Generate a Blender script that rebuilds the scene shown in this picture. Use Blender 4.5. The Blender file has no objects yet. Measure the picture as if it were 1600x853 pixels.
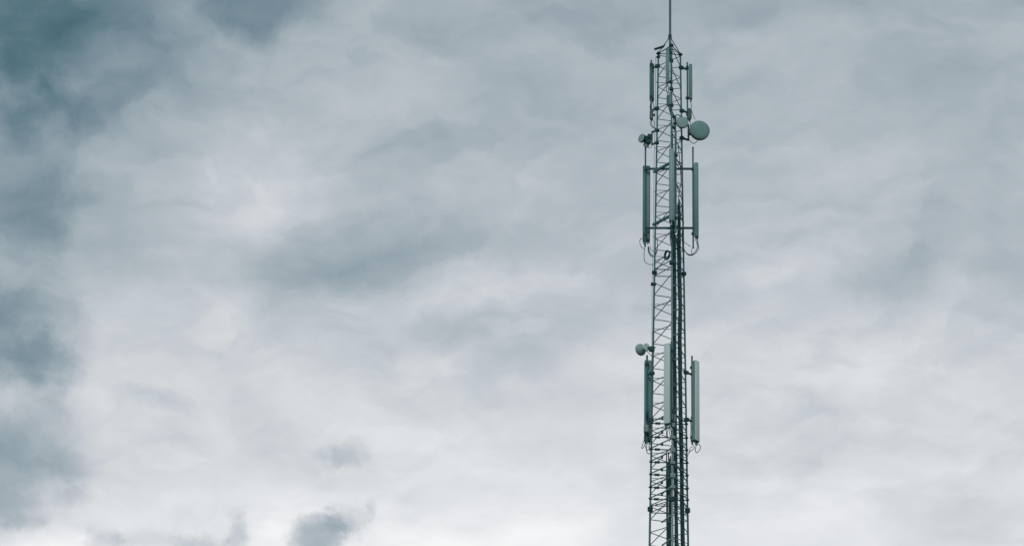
import bpy, bmesh, math
from math import radians as rad, cos, sin, tan, pi, sqrt
from mathutils import Vector, Matrix

# ------------------------------------------------------------------ camera
F_PX, X0, PITCH, DIST, EYE = 5000.0, 1047.0, rad(23.0), 72.0, 1.6   # focal length (1600 px wide frame), mast axis, tilt, metres
scene = bpy.context.scene
col = scene.collection
cd = bpy.data.cameras.new('camera')
cd.sensor_width = 36.0
cd.lens = F_PX / 1600 * 36.0
cd.shift_x = -(X0 - 800) / 1600
cd.clip_end = 30000
cam = bpy.data.objects.new('camera', cd); col.objects.link(cam)
cam.location = (0, -DIST, EYE)
cam.rotation_euler = (rad(90) + PITCH, 0, 0)
scene.camera = cam
scene.cycles.use_adaptive_sampling = True
scene.cycles.adaptive_threshold = .012
scene.cycles.adaptive_min_samples = 6

# ------------------------------------------------------------------ overcast sky
SUN_EL, SUN_AZ = rad(38), rad(188)           # azimuth clockwise from +Y: light from behind the viewer
world = bpy.data.worlds.new('World'); scene.world = world
world.use_nodes = True
world.cycles.sampling_method = 'MANUAL'; world.cycles.sample_map_resolution = 512
nt = world.node_tree; nt.nodes.clear()

class G:
    """small helper for wiring nodes"""
    def __init__(s, tree): s.t = tree
    def n(s, kind, **kw):
        nd = s.t.nodes.new(kind)
        for k, v in kw.items(): setattr(nd, k, v)
        return nd
    def put(s, sock, v):
        if isinstance(v, bpy.types.NodeSocket): s.t.links.new(v, sock)
        else: sock.default_value = v
    def m(s, op, a, b=0.0, c=None):
        nd = s.n('ShaderNodeMath', operation=op)
        s.put(nd.inputs[0], a); s.put(nd.inputs[1], b)
        if c is not None: s.put(nd.inputs[2], c)
        return nd.outputs[0]
    def xyz(s, x, y, z):
        nd = s.n('ShaderNodeCombineXYZ')
        for i, v in enumerate((x, y, z)): s.put(nd.inputs[i], v)
        return nd.outputs[0]
    def noise(s, vec, scale, detail=4, rough=.5, dist=0.0, colour=False, lac=2.0):
        nd = s.n('ShaderNodeTexNoise')
        s.put(nd.inputs['Vector'], vec)
        nd.inputs['Scale'].default_value = scale; nd.inputs['Detail'].default_value = detail
        nd.inputs['Roughness'].default_value = rough; nd.inputs['Distortion'].default_value = dist
        nd.inputs['Lacunarity'].default_value = lac
        return nd.outputs['Color' if colour else 'Fac']
    def ramp(s, fac, stops, mode='LINEAR'):
        nd = s.n('ShaderNodeValToRGB'); s.put(nd.inputs[0], fac)
        cr = nd.color_ramp; cr.interpolation = mode
        while len(cr.elements) < len(stops): cr.elements.new(.5)
        for e, (p, c) in zip(cr.elements, stops):
            e.position = p; e.color = (*c, 1)
        return nd.outputs[0]
    def smooth(s, v, a, b, lo=0.0, hi=1.0):
        nd = s.n('ShaderNodeMapRange', interpolation_type='SMOOTHSTEP')
        s.put(nd.inputs[0], v)
        for i, q in enumerate((a, b, lo, hi)): nd.inputs[i + 1].default_value = q
        return nd.outputs[0]

def lin(r, g, b):
    f = lambda c: c / 12.92 if c <= .04045 else ((c + .055) / 1.055) ** 2.4
    return (f(r / 255), f(g / 255), f(b / 255))

# cloud masses by direction: azimuth*0.92, elevation, half-width, half-height (degrees), tilt, lightness change, edge softness
CLOUDS = [
    (-12.24, 27.46, 4.37, 2.41, 10, -0.220, 1),
    (-11.49, 26.75, 2.30, 1.38, 15, -0.118, 0.9),
    (-11.35, 26.43, 2.30, 1.15, 20, -0.055, 1),
    (-12.05, 25.40, 1.61, 1.03, 0, -0.078, 1),
    (-10.08, 26.20, 3.33, 1.72, 25, -0.102, 1),
    (-11.82, 22.78, 2.76, 2.99, 0, -0.047, 1),
    (-9.29, 26.38, 1.03, 0.57, 30, -0.039, 0.8),
    (-9.94, 25.82, 1.26, 0.57, 35, -0.055, 0.7),
    (-7.70, 27.74, 1.72, 1.03, 0, -0.165, 0.7),
    (-10.23, 23.70, 3.45, 1.95, 20, -0.071, 1),
    (-9.90, 25.31, 2.76, 1.03, 15, -0.055, 1),
    (-11.73, 24.36, 2.07, 2.07, 10, -0.133, 1),
    (-11.21, 23.40, 1.38, 1.03, 45, -0.071, 0.8),
    (-11.79, 21.26, 2.07, 1.49, 0, -0.204, 0.9),
    (-11.01, 21.04, 0.80, 0.69, 0, -0.086, 0.7),
    (-11.75, 22.00, 0.69, 0.69, 0, -0.055, 1),
    (-11.73, 19.19, 2.30, 2.07, 0, -0.243, 1),
    (-11.34, 18.44, 0.69, 0.57, 0, -0.055, 0.7),
    (-4.89, 23.27, 4.48, 1.03, 8, -0.110, 1),
    (-5.22, 22.97, 1.49, 0.57, 15, -0.035, 0.9),
    (-6.79, 22.68, 1.72, 0.75, 20, -0.043, 1),
    (-3.94, 21.99, 2.30, 0.69, 10, -0.047, 0.9),
    (3.98, 22.92, 1.49, 0.51, 8, -0.051, 0.9),
    (5.10, 23.95, 2.07, 0.92, 5, -0.043, 1),
    (6.20, 23.16, 1.61, 2.53, 0, -0.039, 1),
    (-4.61, 25.11, 1.72, 0.69, -5, -0.039, 1),
    (-2.89, 25.79, 2.30, 0.92, 15, -0.047, 0.9),
    (-2.10, 27.52, 2.64, 0.69, 0, -0.039, 1),
    (0.99, 27.76, 3.45, 0.69, 0, -0.035, 1),
    (-6.03, 18.18, 0.76, 0.57, 25, -0.220, 0.7),
    (-5.55, 18.50, 0.63, 0.41, 0, -0.094, 0.8),
    (-5.20, 18.64, 0.14, 0.34, -15, -0.055, 0.8),
    (-5.65, 19.67, 0.69, 0.39, 5, -0.118, 0.9),
    (-6.09, 19.52, 0.69, 0.34, 0, -0.031, 0.9),
    (-7.43, 18.13, 0.25, 0.64, 0, -0.118, 0.8),
    (-9.28, 20.51, 0.69, 0.32, 0, -0.055, 1),
    (-8.62, 20.47, 0.80, 0.28, 0, -0.031, 1),
    (-10.24, 18.68, 0.57, 0.30, 0, -0.071, 1),
    (-9.70, 17.91, 0.57, 0.32, 0, -0.125, 0.9),
    (-8.03, 17.96, 0.69, 0.28, 0, -0.118, 0.9),
    (-11.00, 18.18, 0.57, 0.23, 10, -0.071, 0.9),
    (-8.84, 18.01, 0.80, 0.32, 0, -0.071, 0.9),
    (-7.10, 20.04, 1.03, 0.92, 0, -0.031, 1),
    (-8.63, 19.74, 1.03, 0.46, 0, -0.024, 0.8),
    (-10.43, 19.17, 0.69, 0.46, 0, -0.063, 0.9),
    (5.01, 18.42, 2.53, 0.92, 0, -0.071, 0.9),
    (2.72, 19.84, 1.61, 0.57, 10, -0.035, 0.8),
    (1.50, 20.55, 1.84, 0.46, 0, -0.024, 0.8),
    (-7.11, 24.42, 1.95, 1.72, 0, 0.094, 1),
    (-8.21, 23.85, 1.84, 1.38, 0, 0.039, 1),
    (-8.32, 21.91, 1.61, 0.69, -10, 0.020, 0.7),
    (-9.46, 20.82, 1.84, 0.57, 0, 0.020, 0.8),
    (-9.91, 19.43, 2.53, 1.38, 0, -0.071, 1),
    (-6.13, 20.60, 1.72, 0.80, -15, 0.047, 0.7),
    (-3.96, 22.79, 2.99, 0.69, 10, 0.039, 0.8),
    (2.33, 23.11, 1.84, 0.57, 12, 0.051, 0.8),
    (0.03, 23.65, 2.30, 0.80, 5, 0.027, 0.9),
    (3.20, 21.43, 2.99, 1.03, 5, 0.047, 0.9),
    (5.09, 20.70, 1.84, 0.80, 0, 0.031, 0.9),
    (-3.17, 18.01, 2.76, 0.92, 0, 0.063, 0.9),
    (-10.11, 17.62, 1.49, 0.57, 0, 0.086, 0.8),
    (-6.78, 18.02, 0.69, 0.69, 0, 0.055, 0.8),
    (-4.43, 19.80, 2.30, 0.92, 0, 0.031, 0.9),
    (-2.07, 18.49, 1.72, 0.69, 0, 0.024, 0.9),
    (-0.53, 21.47, 2.99, 0.69, 10, 0.024, 0.9),
    (2.28, 27.17, 2.30, 0.69, 0, 0.031, 0.9),
    (-5.00, 26.18, 2.53, 1.03, 15, 0.031, 1),
    (-6.61, 25.99, 1.03, 0.69, 0, 0.024, 0.9),
    (5.06, 26.06, 2.87, 1.84, 0, -0.031, 1),
    (-2.46, 21.45, 1.84, 0.46, 10, -0.031, 0.8),
    (-1.87, 19.86, 1.38, 0.57, 0, -0.024, 0.8),
]
g = G(nt)
tc = g.n('ShaderNodeTexCoord')
sep = g.n('ShaderNodeSeparateXYZ'); nt.links.new(tc.outputs['Generated'], sep.inputs[0])
dx, dy, dz = sep.outputs
el = g.m('MULTIPLY', g.m('ARCSINE', dz), 180 / pi)
az = g.m('MULTIPLY', g.m('ARCTAN2', dx, dy), .92 * 180 / pi)
uv = g.xyz(az, el, 0.0)
# billow: push the sky coordinates about with turbulence so no cloud edge is smooth
def warp(vec, scale, amp, detail, seed):
    off = g.n('ShaderNodeVectorMath', operation='ADD'); g.put(off.inputs[0], vec); off.inputs[1].default_value = (seed, seed * .7, 0)
    nz = g.noise(off.outputs[0], scale, detail, .55, colour=True)
    c = g.n('ShaderNodeVectorMath', operation='SUBTRACT'); g.put(c.inputs[0], nz); c.inputs[1].default_value = (.5, .5, .5)
    k = g.n('ShaderNodeVectorMath', operation='MULTIPLY'); g.put(k.inputs[0], c.outputs[0]); k.inputs[1].default_value = (amp * 1.25, amp, 0)
    a = g.n('ShaderNodeVectorMath', operation='ADD'); g.put(a.inputs[0], vec); g.put(a.inputs[1], k.outputs[0])
    return a.outputs[0]
uvw = warp(warp(warp(uv, .5, .8, 2, 11.3), 1.6, .42, 3, 4.1), 5.5, .10, 4, 7.7)      # broad sheets
uvs = warp(warp(uv, 2.6, .20, 4, 2.9), 7.0, .10, 5, 5.3)                                  # small scud clouds
def frayed(vec, scale, rough, amp): return g.m('MULTIPLY', g.m('SUBTRACT', g.noise(vec, scale, 6, rough), .5), amp)
fray_big, fray_small = frayed(uvw, 1.0, .5, .75), frayed(uvs, 2.6, .64, 1.15)
# deck lightness: brighter where the sheet thins towards the horizon
base = g.ramp(g.m('DIVIDE', el, 90.0), [(0, (.90,) * 3), (17.9 / 90, (.90,) * 3), (19.2 / 90, (.868,) * 3), (21.3 / 90, (.790,) * 3), (23.5 / 90, (.735,) * 3),
                                       (26 / 90, (.695,) * 3), (28.2 / 90, (.655,) * 3), (45 / 90, (.62,) * 3)])
L = base
for (u, v, rx, ry, rot, amp, edge) in CLOUDS:
    mp = g.n('ShaderNodeMapping', vector_type='TEXTURE')
    small = rx < .85
    g.put(mp.inputs['Vector'], uvs if small else uvw)
    mp.inputs['Location'].default_value = (u, v, 0); mp.inputs['Rotation'].default_value = (0, 0, rad(rot)); mp.inputs['Scale'].default_value = (rx, ry, 1)
    ln = g.n('ShaderNodeVectorMath', operation='LENGTH'); g.put(ln.inputs[0], mp.outputs[0])
    inside = g.m('SUBTRACT', 1.0, ln.outputs['Value'])
    L = g.m('ADD', L, g.smooth(g.m('MULTIPLY_ADD', fray_small if small else fray_big, min(1, edge + .25) * (1 if rx < 2.2 else .6), inside), 0.0, edge, 0.0, amp))
# fractal cloud texture over the whole deck
st = g.n('ShaderNodeMapping'); g.put(st.inputs[0], uvw); st.inputs['Scale'].default_value = (.55, 1.0, 1); st.inputs['Rotation'].default_value = (0, 0, rad(-14))
n1 = g.noise(st.outputs[0], .62, 7, .5, .5)
n2 = g.noise(st.outputs[0], 1.9, 8, .6, .35)
L = g.m('ADD', L, g.m('MULTIPLY', g.m('SUBTRACT', n1, .5), .15))
L = g.m('ADD', L, g.m('MULTIPLY', g.m('SUBTRACT', n2, .5), .075))
# overlapping banks: each fades in slowly and ends on a soft torn edge
def banks(vec, scale, detail, steps, amp):
    x = g.m('MULTIPLY', g.noise(vec, scale, detail, .50, .2), steps)
    fr = g.m('FRACT', x)
    return g.m('MULTIPLY', g.m('SUBTRACT', g.m('MULTIPLY', fr, g.smooth(fr, 1.0, .70)), .38), -amp)
st2 = g.n('ShaderNodeMapping'); g.put(st2.inputs[0], uvw); st2.inputs['Scale'].default_value = (.5, 1.0, 1); st2.inputs['Rotation'].default_value = (0, 0, rad(-12)); st2.inputs['Location'].default_value = (3.7, 8.1, 0)
L = g.m('ADD', L, banks(st2.outputs[0], .40, 6, 5.0, .042))
L = g.m('ADD', L, banks(st.outputs[0], .85, 5, 4.0, .018))
cloud = g.ramp(L, [(.28, lin(66, 97, 106)), (.40, lin(85, 116, 126)), (.50, lin(117, 139, 150)), (.58, lin(140, 157, 166)), (.66, lin(165, 178, 185)), (.735, lin(187, 194, 201)),
                   (.775, lin(199, 204, 211)), (.83, lin(214, 218, 220)), (.90, lin(231, 233, 236)), (.98, lin(250, 250, 250))])
bg_c = g.n('ShaderNodeBackground'); g.put(bg_c.inputs[0], cloud); bg_c.inputs[1].default_value = 1.0
sky = g.n('ShaderNodeTexSky', sky_type='NISHITA', sun_disc=False, sun_elevation=SUN_EL, sun_rotation=SUN_AZ)
bg_s = g.n('ShaderNodeBackground'); g.put(bg_s.inputs[0], sky.outputs[0]); bg_s.inputs[1].default_value = .08
mix = g.n('ShaderNodeMixShader'); mix.inputs[0].default_value = .95
nt.links.new(bg_s.outputs[0], mix.inputs[1]); nt.links.new(bg_c.outputs[0], mix.inputs[2])
out = g.n('ShaderNodeOutputWorld'); nt.links.new(mix.outputs[0], out.inputs[0])

# ------------------------------------------------------------------ veiled sun
sd = bpy.data.lights.new('sun', 'SUN'); sd.energy = 1.2; sd.angle = rad(25); sd.color = (1, .97, .92)
sun = bpy.data.objects.new('sun', sd); col.objects.link(sun)
sdir = Vector((sin(SUN_AZ) * cos(SUN_EL), cos(SUN_AZ) * cos(SUN_EL), sin(SUN_EL)))
sun.rotation_euler = sdir.to_track_quat('Z', 'Y').to_euler(); sun.location = sdir * 100
vs = scene.view_settings
vs.view_transform = 'Standard'; vs.look = 'None'; vs.exposure = 0; vs.gamma = 1; vs.use_curve_mapping = False

# ------------------------------------------------------------------ materials
def material(name, base, dark, rough, metal=0.0, scale=6.0, streak=True, bump=.15):
    m = bpy.data.materials.new(name); m.use_nodes = True
    k = G(m.node_tree); bs = m.node_tree.nodes['Principled BSDF']
    t = k.n('ShaderNodeTexCoord')
    geo = k.n('ShaderNodeNewGeometry')
    mp = k.n('ShaderNodeMapping'); k.put(mp.inputs[0], geo.outputs['Position'])
    mp.inputs['Scale'].default_value = (1, 1, .12) if streak else (1, 1, 1)
    a = k.noise(mp.outputs[0], scale, 5, .6)
    b = k.noise(geo.outputs['Position'], scale * 7, 4, .6)
    mixv = k.m('ADD', k.m('MULTIPLY', a, .65), k.m('MULTIPLY', b, .35))
    c = k.ramp(mixv, [(.3, dark), (.62, base)])
    k.put(bs.inputs['Base Color'], c)
    k.put(bs.inputs['Roughness'], k.smooth(b, .2, .8, rough - .08, rough + .1))
    bs.inputs['Metallic'].default_value = metal
    bs.inputs['Specular IOR Level'].default_value = .16
    bp = k.n('ShaderNodeBump'); bp.inputs['Strength'].default_value = bump; bp.inputs['Distance'].default_value = .004
    k.put(bp.inputs['Height'], b); m.node_tree.links.new(bp.outputs[0], bs.inputs['Normal'])
    return m
M = {
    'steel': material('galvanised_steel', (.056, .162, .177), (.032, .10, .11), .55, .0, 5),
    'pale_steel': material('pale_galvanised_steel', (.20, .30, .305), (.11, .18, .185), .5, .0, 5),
    'fitting': material('dark_fitting_metal', (.022, .082, .089), (.013, .050, .055), .6, 0, 9),
    'radome': material('radome_grey_paint', (.50, .63, .62), (.41, .53, .52), .45, 0, 3),
    'radome_side': material('radome_back_metal', (.15, .275, .278), (.10, .20, .203), .5, 0, 4),
    'radome_teal': material('weathered_radome_paint', (.072, .15, .152), (.048, .11, .112), .5, 0, 4),
    'tray': material('antenna_tray_metal', (.14, .275, .278), (.10, .20, .205), .5, 0, 4),
    'dish': material('dish_grey_paint', (.225, .35, .355), (.185, .29, .295), .5, 0, 2.5, False),
    'dish_dark': material('dish_radome_slate', (.145, .27, .272), (.12, .23, .232), .55, 0, 2.5, False),
    'rubber': material('black_cable_rubber', (.015, .072, .079), (.009, .046, .051), .5, 0, 12),
    'rod': material('rod_painted_metal', (.095, .165, .17), (.06, .115, .12), .45, 0, 6),
    'concrete': material('cast_concrete', (.34, .33, .31), (.22, .21, .2), .9, 0, 3, False, .4),
    'grass': material('rough_grass', (.06, .085, .03), (.03, .045, .018), 1.0, 0, .6, False, .6),
}

# ------------------------------------------------------------------ helpers
CAM = Vector((0, -DIST, EYE))
def P(px, py, d=0.0):
    """a sight line of the photograph met at a known distance: d = metres behind (+) or before (-) the mast axis"""
    r = Vector((0, cos(PITCH), sin(PITCH))) + Vector((1, 0, 0)) * ((px - X0) / F_PX) + Vector((0, -sin(PITCH), cos(PITCH))) * ((426.5 - py) / F_PX)
    return CAM + r * ((d + DIST) / r.y)
U = 1 / 64.0                                  # metres per photograph pixel at the mast
def tag(o, label, cat, group=None, kind=None):
    o['label'] = label; o['category'] = cat
    if group: o['group'] = group
    if kind: o['kind'] = kind
    return o
def thing(name, loc, label, cat, group=None):
    o = bpy.data.objects.new(name, None); o.empty_display_size = .2
    col.objects.link(o); o.location = loc
    return tag(o, label, cat, group)
def root_loc(o):
    v = Vector((0, 0, 0))
    while o is not None: v += o.location; o = o.parent
    return v
def link(name, me, mat, parent=None, loc=None):
    o = bpy.data.objects.new(name, me); col.objects.link(o)
    if mat is not None and not me.materials: me.materials.append(mat)
    o.parent = parent
    if loc is not None: o.location = loc
    return o
_unit = {}
def rod(name, a, b, r, mat, parent, seg=8):
    """a straight bar as a scaled copy of one shared mesh"""
    key = (mat.name, seg)
    if key not in _unit:
        bm = bmesh.new()
        bmesh.ops.create_cone(bm, cap_ends=True, segments=seg, radius1=1, radius2=1, depth=1, matrix=Matrix.Translation((0, 0, .5)))
        for f in bm.faces: f.smooth = len(f.verts) == 4
        me = bpy.data.meshes.new('bar'); bm.to_mesh(me); bm.free(); me.materials.append(mat); _unit[key] = me
    a = Vector(a); b = Vector(b); v = b - a
    o = bpy.data.objects.new(name, _unit[key]); col.objects.link(o)
    o.parent = parent; o.location = a - (root_loc(parent) if parent else Vector())
    o.rotation_mode = 'QUATERNION'; o.rotation_quaternion = v.to_track_quat('Z', 'Y'); o.scale = (r, r, v.length)
    return o
class MB:
    """collects shapes in world coordinates, links them as one mesh"""
    def __init__(s): s.bm = bmesh.new()
    def cyl(s, a, b, r, r2=None, seg=14):
        a = Vector(a); b = Vector(b); v = b - a
        mt = Matrix.Translation((a + b) / 2) @ v.to_track_quat('Z', 'Y').to_matrix().to_4x4()
        res = bmesh.ops.create_cone(s.bm, cap_ends=True, segments=seg, radius1=r, radius2=r if r2 is None else r2, depth=v.length, matrix=mt)
        for f in {f for vv in res['verts'] for f in vv.link_faces}: f.smooth = len(f.verts) == 4
        return s
    def box(s, c, size, rz=0.0, bev=.006, axis=None):
        mt = Matrix.Translation(Vector(c)) @ (axis.to_4x4() if axis is not None else Matrix.Rotation(rz, 4, 'Z')) @ Matrix.Diagonal((*size, 1))
        res = bmesh.ops.create_cube(s.bm, size=1, matrix=mt)
        if bev:
            es = list({e for v in res['verts'] for e in v.link_edges})
            bmesh.ops.bevel(s.bm, geom=es, offset=min(bev, min(size) * .3), segments=2, profile=.6, affect='EDGES')
        return s
    def bar(s, a, b, w, h):
        """square-section bar"""
        a = Vector(a); b = Vector(b); v = b - a
        ax = v.to_track_quat('Z', 'Y').to_matrix()
        return s.box((a + b) / 2, (w, h, v.length), axis=ax, bev=.004)
    def tube(s, pts, r, seg=7, sub=6):
        pts = [Vector(p) for p in pts]
        q = []
        n = len(pts)
        for i in range(n - 1):
            p0 = pts[max(i - 1, 0)]; p1 = pts[i]; p2 = pts[i + 1]; p3 = pts[min(i + 2, n - 1)]
            for k in range(sub):
                t = k / sub
                q.append(.5 * (2 * p1 + (p2 - p0) * t + (2 * p0 - 5 * p1 + 4 * p2 - p3) * t * t + (3 * p1 - p0 - 3 * p2 + p3) * t ** 3))
        q.append(pts[-1])
        rings = []; up = None
        for i, p in enumerate(q):
            d = (q[min(i + 1, len(q) - 1)] - q[max(i - 1, 0)]).normalized()
            if up is None: up = d.orthogonal().normalized()
            up = (up - d * up.dot(d)).normalized(); w = d.cross(up)
            rings.append([s.bm.verts.new(p + (up * cos(2 * pi * j / seg) + w * sin(2 * pi * j / seg)) * r) for j in range(seg)])
        for A, B in zip(rings, rings[1:]):
            for j in range(seg):
                f = s.bm.faces.new((A[j], A[(j + 1) % seg], B[(j + 1) % seg], B[j])); f.smooth = True
        s.bm.faces.new(rings[0][::-1]); s.bm.faces.new(rings[-1])
        return s
    def lathe(s, base, axis, prof, seg=28):
        """surface of revolution: prof = [(distance along axis, radius)]"""
        ax = Vector(axis).normalized(); u = ax.orthogonal().normalized(); w = ax.cross(u); base = Vector(base)
        rings = []
        for (t, r) in prof:
            if r < 1e-5: rings.append([s.bm.verts.new(base + ax * t)])
            else: rings.append([s.bm.verts.new(base + ax * t + (u * cos(2 * pi * j / seg) + w * sin(2 * pi * j / seg)) * r) for j in range(seg)])
        for A, B in zip(rings, rings[1:]):
            for j in range(seg):
                j2 = (j + 1) % seg
                if len(A) == 1: fv = (A[0], B[j], B[j2])
                elif len(B) == 1: fv = (A[j], A[j2], B[0])
                else: fv = (A[j], A[j2], B[j2], B[j])
                f = s.bm.faces.new(fv); f.smooth = True
        return s
    def build(s, name, mat, parent=None, smooth_angle=True):
        bmesh.ops.recalc_face_normals(s.bm, faces=s.bm.faces)
        if smooth_angle:
            for e in s.bm.edges:
                if len(e.link_faces) == 2 and e.calc_face_angle(0) > rad(38): e.smooth = False
        bmesh.ops.translate(s.bm, verts=s.bm.verts, vec=-(root_loc(parent) if parent else Vector()))
        me = bpy.data.meshes.new(name); s.bm.to_mesh(me); s.bm.free()
        return link(name, me, mat, parent)

# ------------------------------------------------------------------ ground
bm = bmesh.new()
bmesh.ops.create_grid(bm, x_segments=40, y_segments=40, size=6000)
me = bpy.data.meshes.new('ground'); bm.to_mesh(me); bm.free()
o = link('ground', me, M['grass']); o['kind'] = 'structure'
o = MB().box((0, 0, .2), (5.2, 5.2, .4), bev=.04).build('foundation', M['concrete']); tag(o, 'square concrete foundation block under the lattice mast', 'foundation', kind='structure')

# ------------------------------------------------------------------ lattice mast
TH = rad(6.2)
ANG = {'M': -pi / 2 + TH, 'R': pi / 6 + TH, 'L': pi * 5 / 6 + TH}
def Zax(py): return P(X0, py, 0).z
def ppm(py): return F_PX / ((P(X0, py, 0) - CAM).length * cos(math.atan((426.5 - py) / F_PX)))
zA, zB = Zax(90), Zax(833)
wA, wB = 34.9 / ppm(90), 60.4 / ppm(833)
def width(z): return wA + (wB - wA) * (zA - z) / (zA - zB)
def leg(k, z):
    r = width(z) / sqrt(3)
    return Vector((r * cos(ANG[k]), r * sin(ANG[k]), z))
Z_TOP, Z_J1, Z_J2 = Zax(80.5), Zax(421.6), Zax(790.5)
Z_BASE = .4
mast = thing('lattice_mast', (0, 0, Z_BASE), 'tall dark three-legged steel lattice mast carrying all the antennas', 'mast')
LEG_R = .021
joints = [Z_TOP, Z_J1, Z_J2]
z = Z_J2
while z - 6.1 > Z_BASE + 1: z -= 6.1; joints.append(z)
for k in 'LRM':
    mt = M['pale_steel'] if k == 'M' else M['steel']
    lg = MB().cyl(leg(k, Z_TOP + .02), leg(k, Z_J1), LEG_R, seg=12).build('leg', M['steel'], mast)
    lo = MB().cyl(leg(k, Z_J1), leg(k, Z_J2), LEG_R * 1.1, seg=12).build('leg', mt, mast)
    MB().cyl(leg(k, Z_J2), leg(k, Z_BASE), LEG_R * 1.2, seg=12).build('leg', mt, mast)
    for j, zz in enumerate(joints):
        fb = MB()
        if j == 0:
            fb.cyl(leg(k, zz - .03), leg(k, zz + .04), .034); fb.cyl(leg(k, zz - .011), leg(k, zz + .011), .056)
            if k == 'L': MB().cyl(leg(k, zz - .11), leg(k, zz - .085), .05).build('collar', M['fitting'], lg)
        else:
            h = .03 if j == 1 else .045
            fb.cyl(leg(k, zz + .006), leg(k, zz + h), .064); fb.cyl(leg(k, zz - h), leg(k, zz - .006), .064)
            for q in range(6):
                a = q * pi / 3
                c = leg(k, zz) + Vector((cos(a) * .048, sin(a) * .048, 0))
                fb.cyl(c - Vector((0, 0, h + .015)), c + Vector((0, 0, h + .015)), .008, seg=6)
        fb.build('flange', M['fitting'], lg if j == 0 else lo)
def node(k, z): return leg(k, z)
BR = .0098
FACES = (('L', 'M'), ('M', 'R'), ('R', 'L'))   # first letter: nodes at whole bays, second: at half bays
zu0 = P(1028, 119.6, .13).z; bayU = (zu0 - P(1024.5, 390, .15).z) / 8
zl0 = P(1023, 460.6, .16).z; bayL = (zl0 - P(1018.2, 771, .19).z) / 8
low = MB()
for (a, b) in FACES:
    zz = zu0 + bayU
    while zz - bayU / 2 > Z_J1 - .02:
        if zz <= Z_TOP + .01:
            rod('brace', node(a, zz), node(b, zz - bayU / 2), BR, M['steel'], mast, 6)
        if zz - bayU > Z_J1 - .02 and zz - bayU / 2 < Z_TOP:
            rod('brace', node(b, zz - bayU / 2), node(a, zz - bayU), BR, M['steel'], mast, 6)
        zz -= bayU
    zz = zl0 + bayL
    n = 0
    while zz > Z_BASE + 1:
        seen = zz > Zax(900)
        for (k0, z0, k1, z1) in ((a, zz, b, zz - bayL / 2), (b, zz - bayL / 2, a, zz - bayL)):
            if z0 > Z_J1 - .03 or z1 < Z_BASE: continue
            if seen: rod('brace', node(k0, z0), node(k1, z1), BR * 1.08, M['steel'], mast, 6)
            else: low.cyl(node(k0, z0), node(k1, z1), BR * 1.08, seg=6)
        zz -= bayL
    for zj, dzs in ((Z_TOP, (0, -.03)), (Z_J1, (.09, -.09)), (Z_J2, (.09, -.09))):
        for q, dzz in enumerate(dzs):
            if zj == Z_TOP and q: continue
            rod('horizontal_brace', node(a, zj + dzz), node(b, zj + dzz), BR * 1.2, M['steel'], mast, 6)
o = low.build('lower_bracing', M['steel'], mast); o['kind'] = 'stuff'
apex = P(1046.8, 58, 0)
for k in 'LRM':
    rod('apex_strut', leg(k, Z_TOP + .02), apex, .011, M['steel'], mast, 8)
MB().cyl(apex - Vector((0, 0, .06)), apex + Vector((0, 0, .05)), .046).build('apex_collar', M['fitting'], mast)
for k, kk in (('L', 'M'), ('R', 'M')):
    rod('apex_strut', leg(k, Z_TOP), Vector((0, 0, Z_TOP + .12)), .009, M['steel'], mast, 6)

# ------------------------------------------------------------------ rod on top
rt = thing('lightning_rod', (0, 0, Z_TOP - .25), 'slim grey rod rising from the mast peak out of the picture', 'rod')
top = P(X0, -70, 0).z
MB().cyl((0, 0, Z_TOP - .25), (0, 0, top - 1.2), .031).cyl((0, 0, top - 1.2), (0, 0, top), .024).build('shaft', M['rod'], rt)
MB().cyl((0, 0, top), (0, 0, top + .5), .02, .003).build('tip', M['rod'], rt)
MB().cyl((0, 0, Z_TOP - .05), (0, 0, Z_TOP + .06), .052).build('clamp', M['fitting'], rt)
MB().cyl((0, 0, Z_TOP - .27), (0, 0, Z_TOP - .2), .05).build('clamp', M['fitting'], rt)


# ------------------------------------------------------------------ panel antennas
def profile(w, dp, rf, rb=.01):
    """closed outline (across, forward): well-rounded front corners, small back corners"""
    pts = []
    for (cx, cy, r, a0) in ((w / 2 - rf, dp / 2 - rf, rf, 0), (-w / 2 + rf, dp / 2 - rf, rf, 90), (-w / 2 + rb, -dp / 2 + rb, rb, 180), (w / 2 - rb, -dp / 2 + rb, rb, 270)):
        for q in range(6):
            a = rad(a0 + q * 18); pts.append((cx + r * cos(a), cy + r * sin(a)))
    return pts
def prism(mb, c, az, prof, z0, z1, s0=1.0, s1=1.0, lip=.012):
    n = Vector((cos(az), sin(az), 0)); s = Vector((n.y, -n.x, 0))
    rows = [(z0, s0 * .86), (z0 + lip, s0), (z1 - lip, s1), (z1, s1 * .86)]
    rings = [[mb.bm.verts.new(Vector((c.x, c.y, z)) + s * (p[0] * k) + n * (p[1] * k)) for p in prof] for (z, k) in rows]
    N = len(prof)
    for A, B in zip(rings, rings[1:]):
        for j in range(N):
            f = mb.bm.faces.new((A[j], A[(j + 1) % N], B[(j + 1) % N], B[j])); f.smooth = True
    mb.bm.faces.new(rings[0][::-1]); mb.bm.faces.new(rings[-1])
    return mb
def px_path(pts): return [P(x, y, d * U) for (x, y, d) in pts]
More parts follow.
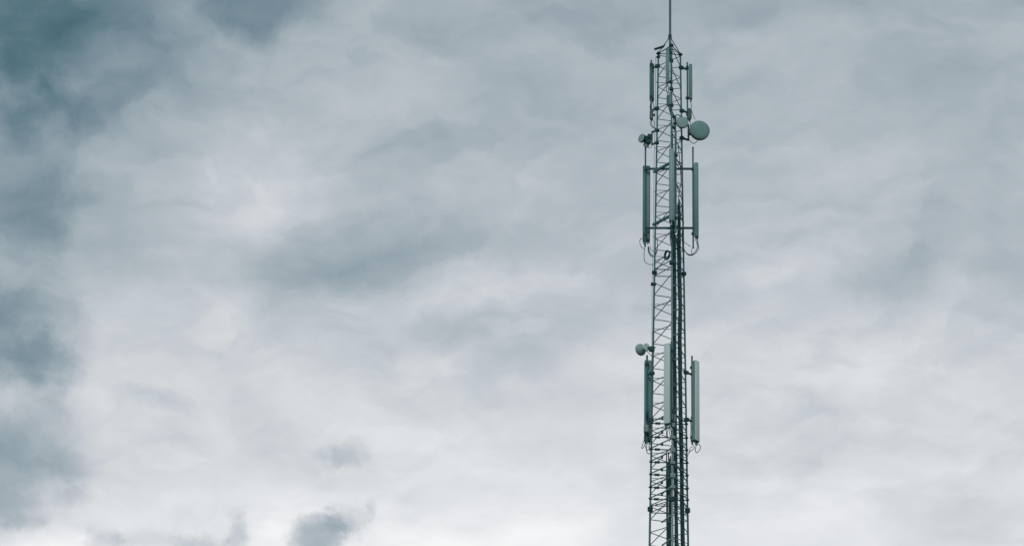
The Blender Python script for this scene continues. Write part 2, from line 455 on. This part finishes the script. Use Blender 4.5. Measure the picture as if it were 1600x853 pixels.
def panel(label, group, cx, ytop, ybot, d, az, w, dp, pipe, mat, back, ends, connectors, arms=(), cables=(), rf=.03, bands=0, tray=None, name='panel_antenna'):
    az = rad(az); n = Vector((cos(az), sin(az), 0)); s = Vector((n.y, -n.x, 0))
    top, bot = P(cx, ytop, d * U), P(cx, ybot, d * U)
    c = (top + bot) / 2; zt, zb = top.z, bot.z
    t = thing(name, (c.x, c.y, zb), label, 'antenna', group)
    if tray:
        prism(MB(), c + n * dp * .34, az, profile(w, dp * .32, dp * .14), zb + .03, zt - .03).build('radome', mat, t)
        prism(MB(), c - n * dp * .16, az, profile(w * .97, dp * .68, .012), zb + .034, zt - .034).build('tray', tray, t)
    else: prism(MB(), c, az, profile(w, dp, rf), zb + .03, zt - .03).build('radome', mat, t)
    prism(MB(), c - n * (dp / 2 + .008), az, profile(w * .8, .014, .004, .003), zb + .06, zt - .06, lip=.004).build('back_plate', back, t)
    prism(MB(), c, az, profile(w * .97, dp * .97, rf), zt - .034, zt, lip=.012).build('top_cap', mat, t)
    prism(MB(), c, az, profile(w * .97, dp * .97, rf), zb, zb + .034, lip=.01).build('bottom_cap', ends, t)
    for q in range(bands):
        prism(MB(), c, az, profile(w * 1.02, dp * 1.02, rf), zb + .07 + .07 * q, zb + .085 + .07 * q, lip=.003).build('band', back, t)
    if pipe:
        pxx, y0, y1, pd, pr = pipe
        a, b = P(pxx, y0, pd * U), P(pxx, y1, pd * U)
        b = Vector((a.x, a.y, b.z))
        pp = MB().cyl(b, a, pr, seg=12).build('mounting_pipe', M['steel'], t)
        for fz in (.07, .93):
            zz = zb + (zt - zb) * fz
            pc = Vector((a.x, a.y, zz)); pb = Vector((c.x, c.y, zz)) - n * (dp / 2)
            MB().box(pc, (pr * 3.4, pr * 3.4, .07), az, bev=.008).build('pipe_clamp', M['fitting'], t)
            if (pb - pc).length > .03: MB().bar(pc, pb, .03, .05).build('bracket', M['fitting'], t)
        for (ay, key) in arms:
            zz = P(a.x / U * 1 + X0, ay, pd * U).z
            lc = leg(key, zz); pc = Vector((a.x, a.y, zz))
            MB().bar(lc, pc, .035, .045).build('standoff_arm', M['fitting'], t)
            dv = (pc - lc); dv.z = 0; dv.normalize()
            MB().box(lc + dv * .02, (.11, .085, .085), math.atan2(dv.y, dv.x), bev=.012).build('leg_clamp', M['fitting'], t)
    for (ox, on, ln) in connectors:
        p = Vector((c.x, c.y, zb)) + s * ox + n * on
        MB().cyl(p, p - Vector((0, 0, ln)), .016, seg=10).build('connector', M['pale_steel'], t)
    for (r, pts) in cables:
        MB().tube(px_path(pts), r, seg=6).build('jumper_cable', M['rubber'], t)
    return t

def radio(label, group, cx, y0, y1, d, w, dp, az, mat, cables=(), name='radio_unit'):
    a, b = P(cx, y0, d * U), P(cx, y1, d * U)
    c = (a + b) / 2; h = a.z - b.z; az = rad(az)
    n = Vector((cos(az), sin(az), 0)); s = Vector((n.y, -n.x, 0))
    t = thing(name, (c.x, c.y, b.z), label, 'radio unit' if name == 'radio_unit' else 'box', group)
    MB().box(c, (dp, w, h), az, bev=.012).build('housing', mat, t)
    for q in range(5):
        MB().box(c + s * (w * (-.36 + .18 * q)) + n * (dp / 2 + .008), (.02, w * .06, h * .86), az, bev=.002).build('fin', mat, t)
    for q in (-.25, .25):
        p = Vector((c.x, c.y, b.z)) + s * (w * q)
        MB().cyl(p, p - Vector((0, 0, .045)), .013, seg=8).build('connector', M['fitting'], t)
    MB().bar(c, c - n * (dp / 2 + .05), .04, .06).build('bracket', M['fitting'], t)
    for (r, pts) in cables: MB().tube(px_path(pts), r, seg=6).build('jumper_cable', M['rubber'], t)
    return t

GT, GM, GL = 'top tier of panel antennas', 'middle tier of panel antennas', 'lowest tier of panel antennas'
# top tier
panel('dark narrow panel antenna on the left of the mast, topmost tier', GT, 1018.5, 100.5, 158, 24, 90, .118, .065, (1017.6, 94.5, 186, 17, .022), M['radome_teal'], M['radome_side'], M['fitting'],
      [(-.025, 0, .05), (.025, 0, .05)], [(107, 'L'), (173, 'L')],
      [(.008, [(1016.5, 160, 22), (1015.6, 168, 20), (1016.5, 176, 17)]), (.008, [(1020.4, 160, 22), (1021.6, 168, 20), (1020.5, 176, 17)])], rf=.025)
panel('slim panel antenna right of the mast peak, beside its own pipe', GT, 1079.2, 101, 156, 16.5, -30, .09, .062, (1073.9, 98, 188, 20, .020), M['radome_side'], M['radome_side'], M['fitting'],
      [(-.02, 0, .05), (.02, 0, .05)], [(109, 'R'), (176, 'R')],
      [(.008, [(1078.6, 158, 16), (1080.4, 166, 17), (1079.5, 174, 18)]), (.007, [(1080, 172, 18), (1083, 180, 16), (1086, 187, 12)]), (.008, [(1078, 186, 18), (1078.8, 194, 18), (1077.6, 203, 19)])], rf=.024)
panel('slim panel antenna before the front leg just under the mast peak', GT, 1042.7, 78, 131, -27.5, -150, .09, .058, (1048.6, 76, 172, -24, .019), M['radome_side'], M['radome_side'], M['fitting'],
      [(-.018, 0, .06), (.018, 0, .06)], [(94, 'M'), (139, 'M'), (164, 'M')],
      [(.009, [(1041.6, 134, -27), (1041.8, 142, -27), (1044.5, 150, -27)]), (.009, [(1044, 134, -27), (1044.8, 142, -27), (1046, 150, -27)])], rf=.022, bands=2)
GR = 'radio units under the top antennas'
radio('dark radio unit hanging below the left top panel antenna', GR, 1018.3, 173, 187, 16, .115, .07, 180, M['radome_teal'],
      [(.008, [(1015.5, 189, 16), (1016.6, 195, 16), (1020, 199.5, 14), (1025, 202, 11), (1026.6, 206, 10)]), (.008, [(1017.5, 189, 15), (1019, 196, 13), (1023, 201, 11), (1027, 202, 10)]),
       (.007, [(1021, 188, 15), (1022.6, 193, 12), (1023.2, 199, 11), (1027, 204, 10)])])
radio('dark radio unit hanging below the right top panel antenna', GR, 1077, 170, 187, 17, .075, .07, -30, M['radome_teal'])
radio('grey radio unit on the front leg below the slim panel antenna', GR, 1045.6, 149, 165, -26, .115, .08, -120, M['radome_side'],
      [(.011, [(1045, 167, -26), (1046.5, 174, -24), (1049, 181, -21), (1050, 190, -17), (1049.6, 205, -15)]), (.009, [(1047.5, 167, -25), (1050, 175, -22), (1053, 181, -18), (1054.5, 190, -15)]),
       (.009, [(1046.2, 167, -26), (1048.5, 176, -22), (1052, 184, -18), (1052.5, 196, -15)])])
# middle tier
panel('wide teal panel antenna left of the mast with cable loops underneath', GM, 1010, 260, 378, 32, 92, .185, .09, (1008.6, 229, 386, 24, .021), M['radome_teal'], M['radome_side'], M['fitting'],
      [(-.06, 0, .07), (-.02, .01, .09), (.03, -.01, .07), (.07, 0, .05)], [],
      [(.011, [(1012.6, 386, 30), (1013, 392, 29), (1016, 399, 26), (1020, 401, 21), (1024.5, 398, 14), (1027, 388, 11), (1026.6, 372, 10)]),
       (.010, [(1013.8, 385, 30), (1014.5, 392, 28), (1018, 398.5, 23), (1023, 400, 15), (1026, 392, 10)]),
       (.008, [(1008, 377, 31), (1003, 372.5, 30), (999.8, 376, 30), (1000.6, 383, 29), (1004, 387.5, 28), (1007.5, 389, 27)]),
       (.008, [(1007.2, 388, 28), (1006.4, 397, 28), (1006.8, 406, 26), (1010, 411, 23), (1017, 413.6, 17), (1025, 411, 10), (1033, 404, 0), (1039, 400, -12)]),
       (.007, [(1016, 385, 30), (1017, 390, 27), (1020, 392, 20), (1024, 391, 13)])], rf=.04, bands=2)
panel('rounded teal panel antenna right of the mast under a bare pipe end', GM, 1088.4, 255, 372, 20, -30, .11, .085, (1082.7, 230, 388, 24, .020), M['radome_side'], M['radome_side'], M['fitting'],
      [(-.025, .01, .10), (.025, -.01, .08), (0, -.02, .06)], [],
      [(.011, [(1089.6, 378, 20), (1091.6, 386, 19), (1089, 393, 19), (1082, 398.6, 18), (1075, 398, 14), (1070, 392, 8), (1065, 387.5, 2), (1060, 380, -5)]),
       (.010, [(1088.5, 378, 20), (1089.5, 386, 19), (1086.5, 393, 19), (1080, 398, 17), (1073.5, 396, 12), (1068.5, 389, 6)]),
       (.008, [(1084, 384, 22), (1080.6, 391, 21), (1081, 398, 20)]), (.007, [(1079, 385.5, 22), (1073, 381, 14), (1064, 375, 0)])], rf=.04, bands=2)
panel('pale rounded panel antenna before the mast on the triangular frame', GM, 1048.9, 233, 347, -34, -150, .12, .10, (1055.6, 206, 364, -29, .026), M['dish'], M['radome_side'], M['fitting'],
      [(-.03, .01, .11), (.025, 0, .09)], [(240, 'M'), (352, 'M')],
      [(.011, [(1048, 355, -34), (1048, 364, -33), (1050.5, 373, -30), (1052.5, 384, -25), (1053, 396, -22)]), (.010, [(1050.5, 354, -34), (1051, 364, -32), (1053, 374, -28), (1055, 386, -22)])], rf=.045, bands=2)
# lowest tier
panel('tall panel antenna seen from behind, left of the mast, lowest tier', GL, 1012.5, 563, 690, 26, 106, .185, .085, (1011, 555, 692, 18, .024), M['radome'], M['radome_side'], M['fitting'],
      [(-.06, 0, .06), (-.02, 0, .06), (.03, 0, .06), (.065, 0, .06)], [(585, 'L'), (658, 'L')],
      [(.0085, [(1005.8, 688, 22), (1004.2, 694, 21), (1002.6, 698.5, 20), (1004, 700, 20), (1007, 696, 20), (1009, 692, 20)]),
       (.009, [(1011, 694, 24), (1010, 702, 23), (1012, 707.6, 22), (1016, 708, 18), (1018, 700, 14), (1018.4, 690, 12)]),
       (.009, [(1014, 693, 24), (1014.5, 701, 22), (1017, 705, 17), (1019, 708, 12)]),
       (.008, [(1008, 676, 14), (1006.6, 684, 15), (1007.5, 690, 18), (1009, 699, 20), (1012.5, 703, 20), (1015.5, 697, 20)])], rf=.025, tray=M['radome_side'])
panel('tall pale panel antenna right of the mast, lowest tier', GL, 1087.3, 564, 690.5, 23, -32, .172, .115, (1081.2, 556, 694, 27, .022), M['radome'], M['radome_side'], M['fitting'],
      [(-.05, 0, .06), (0, 0, .10), (.045, 0, .06)], [(585, 'R'), (658, 'R')],
      [(.009, [(1087, 698, 23), (1086.5, 704, 22), (1089, 707, 21), (1092.5, 703, 21), (1094.6, 699, 21), (1093.4, 695.6, 22), (1091, 693, 23)]),
       (.009, [(1085, 697, 23), (1084, 701, 22), (1079.5, 704, 21), (1076.5, 707, 19)]),
       (.008, [(1081, 648, 26), (1079, 656, 24), (1079.4, 668, 24), (1079, 684, 24), (1081, 692, 24), (1084, 696, 23)]),
       (.007, [(1083.5, 697, 23), (1079, 699, 21), (1076.6, 706, 19), (1073, 716, 16), (1070, 719, 12)])], rf=.025, tray=M['tray'])
panel('tall pale panel antenna before the front leg, lowest tier', GL, 1042.8, 537, 663.5, -41, -116, .158, .085, (1049, 533, 666, -35, .022), M['radome'], M['radome_side'], M['fitting'],
      [(-.05, 0, .05), (0, 0, .10), (.05, 0, .07)], [(560, 'M'), (640, 'M')],
      [(.009, [(1043, 671, -41), (1042.6, 678, -40), (1043.6, 686, -36)]), (.009, [(1045, 668, -41), (1046, 675, -39), (1047.4, 683, -33), (1046, 690, -28)]),
       (.009, [(1041.4, 667, -41), (1041, 674, -40), (1042, 681, -37)]), (.009, [(1046.5, 668, -40), (1048.6, 674, -37), (1049, 681, -34)])], rf=.03, tray=M['tray'])
radio('small pale box on the pipe of the left lowest panel', None, 1009.4, 663.5, 675, 13.5, .115, .06, -90, M['dish'], name='junction_box')
radio('small dark unit above the pale box on the left lowest panel', None, 1011.3, 642, 651, 14, .07, .05, -90, M['fitting'], name='junction_box')
radio('tiny pale box among the cables above the lower clamp rings', None, 1054.5, 647, 658, -26, .045, .04, -90, M['dish'], name='junction_box')

# ------------------------------------------------------------------ triangular frame of the middle tier
fr = thing('mounting_frame', P(1047, 356, 0), 'triangular frame of dark bars holding the middle panel antennas', 'frame')
zb1 = P(1046, 263.2, 20 * U).z
zb2 = P(1046, 355.6, 20 * U).z
for zz in (zb1, zb2):
    a = Vector((P(1008.6, 262, 24 * U).x, 22 * U, zz)); b = Vector((P(1082.7, 262, 24 * U).x, 22 * U, zz))
    MB().bar(a, b, .045, .045).build('crossbar', M['fitting'], fr)
for (ax, ay, bx, by, dz) in ((1021.4, 269, 1056.6, 249, 0), (1020.2, 351.4, 1056.6, 331, 0)):
    a = P(ax, ay, 14 * U); k = P(1054.5, ay, -30 * U); b = Vector((k.x, k.y, a.z))
    MB().bar(a, b, .05, .06).build('crossbar', M['steel'], fr)
    r0 = leg('R', a.z + .1); r1 = Vector((b.x + 1 * U, b.y + .05, a.z + .1))
    MB().bar(r1, r0 + (r0 - r1) * .1, .022, .03).build('crossbar', M['steel'], fr)

# ------------------------------------------------------------------ dishes
def dish(label, cx, cy, d, r, n, depth, face, shell, name='microwave_dish', dome=.1):
    c = P(cx, cy, d * U); n = Vector(n).normalized()
    t = thing(name, c, label, 'dish antenna', 'round dishes on the mast')
    MB().lathe(c, n, [(0, r * .985), (dome * r * .35, r * .93), (dome * r * .8, r * .6), (dome * r, 0)], 36).build('radome', face, t)
    MB().lathe(c, n, [(-.002, r * .97), (.004, r), (-depth * .4, r * 1.005), (-depth * .55, r * .96), (-depth, r * .5), (-depth * 1.25, r * .3), (-depth * 1.3, 0)], 36).build('shroud', shell, t)
    return t, c, n
def between(t, name, a, b, r, mat): MB().cyl(a, b, r, seg=10).build(name, mat, t)
# small round dish by the front
t, c, n = dish('small round pale dish facing the viewer between mast and large dish', 1066.4, 191.2, -14, .150, (.10, -1, -.02), .12, M['dish'], M['fitting'])
bk = c - n * .16
MB().box(bk - n * .03, (.12, .1, .12), .1).build('radio_housing', M['fitting'], t)
a, b = P(1055, 181, -10 * U), P(1055, 208, -10 * U); b = Vector((a.x, a.y, b.z))
between(t, 'mounting_pipe', b, a, .020, M['fitting'])
MB().bar(Vector((a.x, a.y, bk.z)), bk - n * .03, .04, .05).build('bracket', M['fitting'], t)
for zz in (a.z - .08, b.z + .1):
    q = leg('M', zz); MB().bar(q, Vector((a.x, a.y, zz)), .04, .05).build('standoff_arm', M['fitting'], t)
MB().tube([bk + Vector((0, 0, .06)), P(1062, 181.5, -8 * U), P(1057, 180, -9 * U), P(1055, 186, -8 * U), P(1053.5, 196, -9 * U)], .012).build('jumper_cable', M['rubber'], t)
# large dish
t, c, n = dish('large round slate grey dish facing the viewer on the right', 1093.6, 203.2, 8, .252, (.2, -1, .02), .2, M['dish_dark'], M['radome_teal'], dome=.12)
bk = c - n * .24
MB().cyl(bk, c - n * .36, .07).build('radio_housing', M['fitting'], t)
a, b = P(1075.6, 195, 20 * U), P(1075.6, 220, 20 * U); b = Vector((a.x, a.y, b.z))
between(t, 'mounting_pipe', b, a, .024, M['fitting'])
MB().bar(Vector((a.x, a.y, bk.z)), bk, .07, .09).build('bracket', M['fitting'], t)
for zz in (a.z - .03, b.z + .02):
    q = leg('R', zz); MB().bar(q, Vector((a.x, a.y, zz)), .04, .045).build('standoff_arm', M['fitting'], t)
    MB().box(q, (.1, .09, .08), .5, bev=.01).build('leg_clamp', M['fitting'], t)
MB().tube(px_path([(1091, 214, 14), (1090, 219, 13), (1087, 223, 13), (1083.4, 224.3, 14), (1080, 222.5, 16), (1077, 219, 18), (1070, 216, 16), (1066, 212, 10)]), .0085).build('jumper_cable', M['rubber'], t)
# left pair
t, c, n = dish('small drum-shaped dish pointing left above the left middle panel', 1002, 216, 14, .112, (-.72, -.66, .05), .10, M['dish'], M['fitting'], dome=.06)
bk = c - n * .1
a, b = P(1018.8, 205.5, 15 * U), P(1018.8, 227, 15 * U); b = Vector((a.x, a.y, b.z))
MB().box(P(1009.5, 218, 16 * U), (.14, .11, .14), -.75, bev=.012).build('radio_housing', M['fitting'], t)
MB().box(P(1014.6, 213.5, 15 * U), (.09, .09, .11), .1, bev=.01).build('bracket', M['fitting'], t)
MB().box(P(1013.4, 221.5, 15 * U), (.12, .10, .11), .1, bev=.012).build('bracket', M['fitting'], t)
MB().bar(P(1012, 217.5, 15.5 * U), P(1019, 216.5, 15 * U), .05, .06).build('bracket', M['fitting'], t)
between(t, 'mounting_pipe', b, a, .019, M['fitting'])
for zz in (a.z - .02, b.z + .02):
    q = leg('L', zz); MB().bar(q, Vector((a.x, a.y, zz)), .038, .04).build('standoff_arm', M['fitting'], t)
    MB().box(q, (.09, .08, .07), 2.6, bev=.01).build('leg_clamp', M['fitting'], t)
t, c, n = dish('tiny drum dish tucked under the left drum-shaped dish', 1009.4, 226.2, 17, .072, (-.35, -.85, -.2), .10, M['dish'], M['radome_teal'], dome=.06)
MB().bar(c - n * .08, P(1014, 221, 16 * U), .05, .06).build('bracket', M['fitting'], t)
MB().tube(px_path([(1011.5, 230, 16), (1014, 231.6, 16), (1017.5, 230, 16), (1019, 227, 15)]), .007).build('jumper_cable', M['rubber'], t)
# lower left dish, seen from behind
t, c, n = dish('round dish seen from behind at left, above the lowest left panel', 1000.2, 546.6, 20, .148, (-.62, .78, .0), .09, M['dish'], M['dish'], dome=.1)
p = P(1008.6, 543, 15 * U)
MB().cyl(p, p + Vector((.55, -.8, 0)) * .06, .094, seg=28).cyl(p - Vector((.55, -.8, 0)) * .1, p, .07, seg=24).build('radio_housing', M['radome'], t)
MB().bar(c - n * .06, p, .06, .06).build('bracket', M['fitting'], t)
q = leg('L', P(1021, 546, 12 * U).z)
MB().bar(p, q, .05, .07).build('standoff_arm', M['fitting'], t)
MB().box(q - Vector((.03, 0, -.01)), (.13, .09, .12), .2, bev=.012).build('leg_clamp', M['fitting'], t)
MB().bar(q + Vector((0, 0, .05)), q + Vector((.07, 0, .055)), .02, .02).build('clamp_bolt', M['fitting'], t)
MB().tube(px_path([(1010, 548, 15), (1013.5, 551, 15), (1017, 555, 14), (1020.5, 558, 12)]), .008).build('jumper_cable', M['rubber'], t)

# ------------------------------------------------------------------ cable runs
import random
rnd = random.Random(5)
def run(name, label, path, offs, tops, r=.0145):
    base = Vector((path[-1][0] * 0, 0, 0))
    t = thing(name, (0, 0, Z_BASE), label, 'cable bundle', 'feeder cable bundles')
    for (ox, od), y_top in zip(offs, tops):
        pts = []
        ph = rnd.uniform(0, 6)
        ys = sorted({y for y in range(int(y_top), 880, 14)} | {int(y_top)})
        def px_at(y):
            for (x0, y0, d0), (x1, y1, d1) in zip(path, path[1:]):
                if y <= y1: k = max(0, (y - y0) / (y1 - y0)); return x0 + (x1 - x0) * k, d0 + (d1 - d0) * k
            return path[-1][0], path[-1][2]
        for y in ys:
            x, d = px_at(y)
            w = .22 * sin(y * .045 + ph) + .12 * sin(y * .11 + ph * 2)
            pts.append(P(x + ox + w, y, (d + od) * U))
        e = pts[-1]
        for zz in (20.0, 12.0, 4.0, Z_BASE):
            k = width(zz) / width(e.z); pts.append(Vector((e.x * k, e.y * k, zz)))
        MB().tube(pts, r, seg=6, sub=2).build('cable', M['rubber'], t)
    return t
two = [(-1.9, 0), (-.65, 0), (.65, 0), (1.9, 0), (-1.4, 2), (0, 2), (1.4, 2)]
run('cable_bundle', 'thick black cable bundle running down beside the front leg', [(1050.5, 192, -15), (1051.5, 235, -16), (1053.4, 300, -16), (1053.6, 390, -16), (1053.8, 480, -17), (1054, 560, -18), (1054.6, 650, -19), (1056.2, 780, -20), (1057, 853, -21)],
    two + [(-2.2, 1.5), (2.2, 1.5)], [196, 192, 372, 368, 194, 362, 366, 205, 378])
run('cable_bundle', 'black cable bundle further right inside the mast, bulging halfway down', [(1061, 312, 0), (1061, 400, 0), (1061.4, 440, 0), (1062.9, 485, 0), (1061.9, 530, 0), (1062.4, 580, 0), (1063.4, 650, 0), (1065.2, 750, 0), (1066.6, 853, 0)],
    two + [(-2.2, 1.2), (2.5, 1.2)], [330, 318, 312, 322, 316, 326, 380, 372, 395])
run('cable_bundle', 'short black cable bundle left of the front leg at the bottom', [(1044.6, 705, -8), (1045, 770, -7), (1045, 853, -6)],
    [(-3.2, 0), (-1.7, 0), (.2, 0), (1.8, 0), (3.2, .5), (-2.4, 2), (1, 2)], [708, 722, 706, 716, 712, 728, 724])
# loose cables tangled round the middle-tier connections
tg = thing('loose_cables', P(1056, 372, -10 * U), 'tangle of loose black cables below the middle frame', 'cables')
for pts in ([(1049, 362, -30), (1051, 370, -24), (1056, 376, -18), (1062, 372, -8), (1066, 362, 4), (1067, 340, 12), (1065, 322, 12), (1061.5, 314, 6)],
            [(1058, 288, -6), (1060, 300, -4), (1063.5, 306, 4), (1066, 318, 10), (1064.5, 334, 8), (1062, 346, 2)],
            [(1057.5, 330, -10), (1059.5, 318, -6), (1061.5, 300, -2), (1064, 285, 6), (1063, 262, 8), (1061, 240, 2), (1059, 225, -4)],
            [(1048, 368, -26), (1049, 376, -24), (1052, 382, -20), (1059, 384, -10), (1064, 379, 0)],
            [(1047.5, 364, -26), (1047, 374, -26), (1050, 390, -22), (1052, 404, -18)],
            [(1067, 332, 10), (1067.6, 352, 12), (1066, 372, 8), (1067, 392, 8), (1068.5, 408, 12)],
            [(1058, 352, -14), (1059, 362, -12), (1057, 374, -14), (1058.5, 390, -12)]):
    MB().tube(px_path(pts), .010, seg=6).build('cable', M['rubber'], tg)
# hanging coil
c = P(1042.4, 398.7, -16 * U); nn = Vector((cos(rad(-146)), sin(rad(-146)), 0)); s = Vector((nn.y, -nn.x, 0))
cl = thing('cable_coil', c - Vector((0, 0, .14)), 'coil of spare black cable hung on the mast bracing', 'cable coil')
for q in range(4):
    pts = [c + nn * (.012 * (q - 1.5)) + s * (.098 + .008 * (q % 2)) * cos(a) + Vector((0, 0, 1)) * (.108 + .008 * (q % 2)) * sin(a) for a in [k * 2 * pi / 16 for k in range(17)]]
    MB().tube(pts, .011, seg=6, sub=3).build('loop', M['rubber'], cl)
MB().bar(c + Vector((0, 0, .10)), c + Vector((6 * U, 3 * U, .11)), .02, .03).build('tie', M['fitting'], cl)
# thin conductor outside the left leg
cw = thing('down_conductor', P(1018, 540, 12 * U), 'thin pale wire running down just outside the left leg', 'wire')
MB().tube(px_path([(1025, 88, 9), (1024.6, 100, 10), (1024, 160, 11), (1022.4, 230, 11), (1021.6, 300, 11), (1020.6, 380, 11), (1019, 450, 12), (1018.5, 540, 12), (1018, 600, 13), (1016, 760, 14), (1015, 853, 15), (1014.4, 900, 15)]) + [leg('L', zz) - Vector((.06, 0, 0)) for zz in (18, 9, Z_BASE)], .006, seg=6).build('wire', M['pale_steel'], cw)
for y in (92, 130, 168, 232, 300, 370, 444, 520):
    z = P(1022, y, 11 * U).z; l = leg('L', z)
    if y in (444,): MB().box(l - Vector((.02, 0, 0)), (.13, .09, .06), .1, bev=.01).build('clip', M['fitting'], cw)
    else: MB().bar(l, l - Vector((.045, 0, 0)), .018, .018).build('clip', M['fitting'], cw)
# small sensor on the peak strut
sn = thing('sensor', P(1034, 74, -2 * U), 'short dark tubular sensor sticking out left of the mast peak', 'sensor')
a, b = P(1023.2, 77.3, -2 * U), P(1037, 73, -2 * U)
MB().cyl(a, b, .030, .033).build('housing', M['fitting'], sn)
MB().cyl(a + (a - b).normalized() * .02, a, .022, .03).build('cap', M['rod'], sn)
k = apex.lerp(leg('L', Z_TOP), .45); MB().bar(b, k, .03, .03).build('bracket', M['fitting'], sn)

# ------------------------------------------------------------------ clamp rings and cable supports on the lower mast
for i, y in enumerate((660, 681.5, 700.5, 720.5, 740, 760, 778)):
    z = P(1019, y, 12 * U).z
    for a, b in FACES:
        pa, pb = leg(a, z), leg(b, z); mid = (pa + pb) / 2; outw = Vector((mid.x, mid.y, 0)).normalized() * .03
        dv = (pb - pa).normalized()
        mt = M['steel']
        MB().bar(pa + outw - dv * .03, pb + outw + dv * .03, .018, .026).build('ring_bar', mt, mast)
    # turnbuckle near the left leg on the rear bar
    pa, pb = leg('L', z), leg('R', z); dv = (pb - pa).normalized()
    mid = (pa + pb) / 2; outw = Vector((mid.x, mid.y, 0)).normalized() * .03
    MB().bar(pa + outw + dv * .09, pa + outw + dv * .21, .045, .05).build('turnbuckle', M['fitting'], mast)
    MB().box(pa, (.062, .062, .05), TH, bev=.01).build('ring_clamp', M['fitting'], mast)
    MB().box(pb, (.062, .062, .05), TH, bev=.01).build('ring_clamp', M['fitting'], mast)
    pm = leg('M', z)
    if i > 0:
        MB().box(pm + Vector((.01, -.035, .03)), (.12, .05, .11 if i % 2 else .08), TH, bev=.01).build('clamp_block', M['pale_steel'], mast)
    # small stirrup halfway on the left bar
    pl = leg('L', z); k = pl.lerp(pm, .58) + Vector((-.03, -.02, -.04))
    MB().box(k, (.05, .04, .07), TH, bev=.008).build('stirrup', M['fitting'], mast)
for y in (446, 484.5, 523, 561.5, 601, 640, 687, 758.5, 799, 842):
    a, b = P(1050.5, y + .5, -25 * U), P(1059.5, y, -22 * U)
    rod('cable_rung', a, b, .011, M['pale_steel'], mast, 6)
    z = P(1063, y - 1, -6 * U).z
    rod('cable_rung', P(1058.5, y - 1.2, -8 * U), Vector((leg('R', z).x, leg('R', z).y, z)), .010, M['pale_steel'], mast, 6)
for y in (757.5, 802.5, 839):
    pm = P(1051.8, y, -33 * U); e = P(1035, y + 12, 4 * U); e.z = pm.z
    MB().bar(pm, e, .026, .032).build('cable_bracket', M['pale_steel'], mast)
    MB().bar(e, e + (e - pm).normalized() * .03, .03, .036).build('bracket_end', M['fitting'], mast)
# thin level ties across the rear face, one to each bay
for q in range(9):
    for z0, bay, f in ((zu0, bayU, .29), (zl0, bayL, .38)):
        z = z0 - (q + f) * bay
        if z0 == zu0 and z < Z_J1 + .1: continue
        rod('horizontal_brace', leg('L', z), leg('R', z), .007, M['steel'], mast, 6)
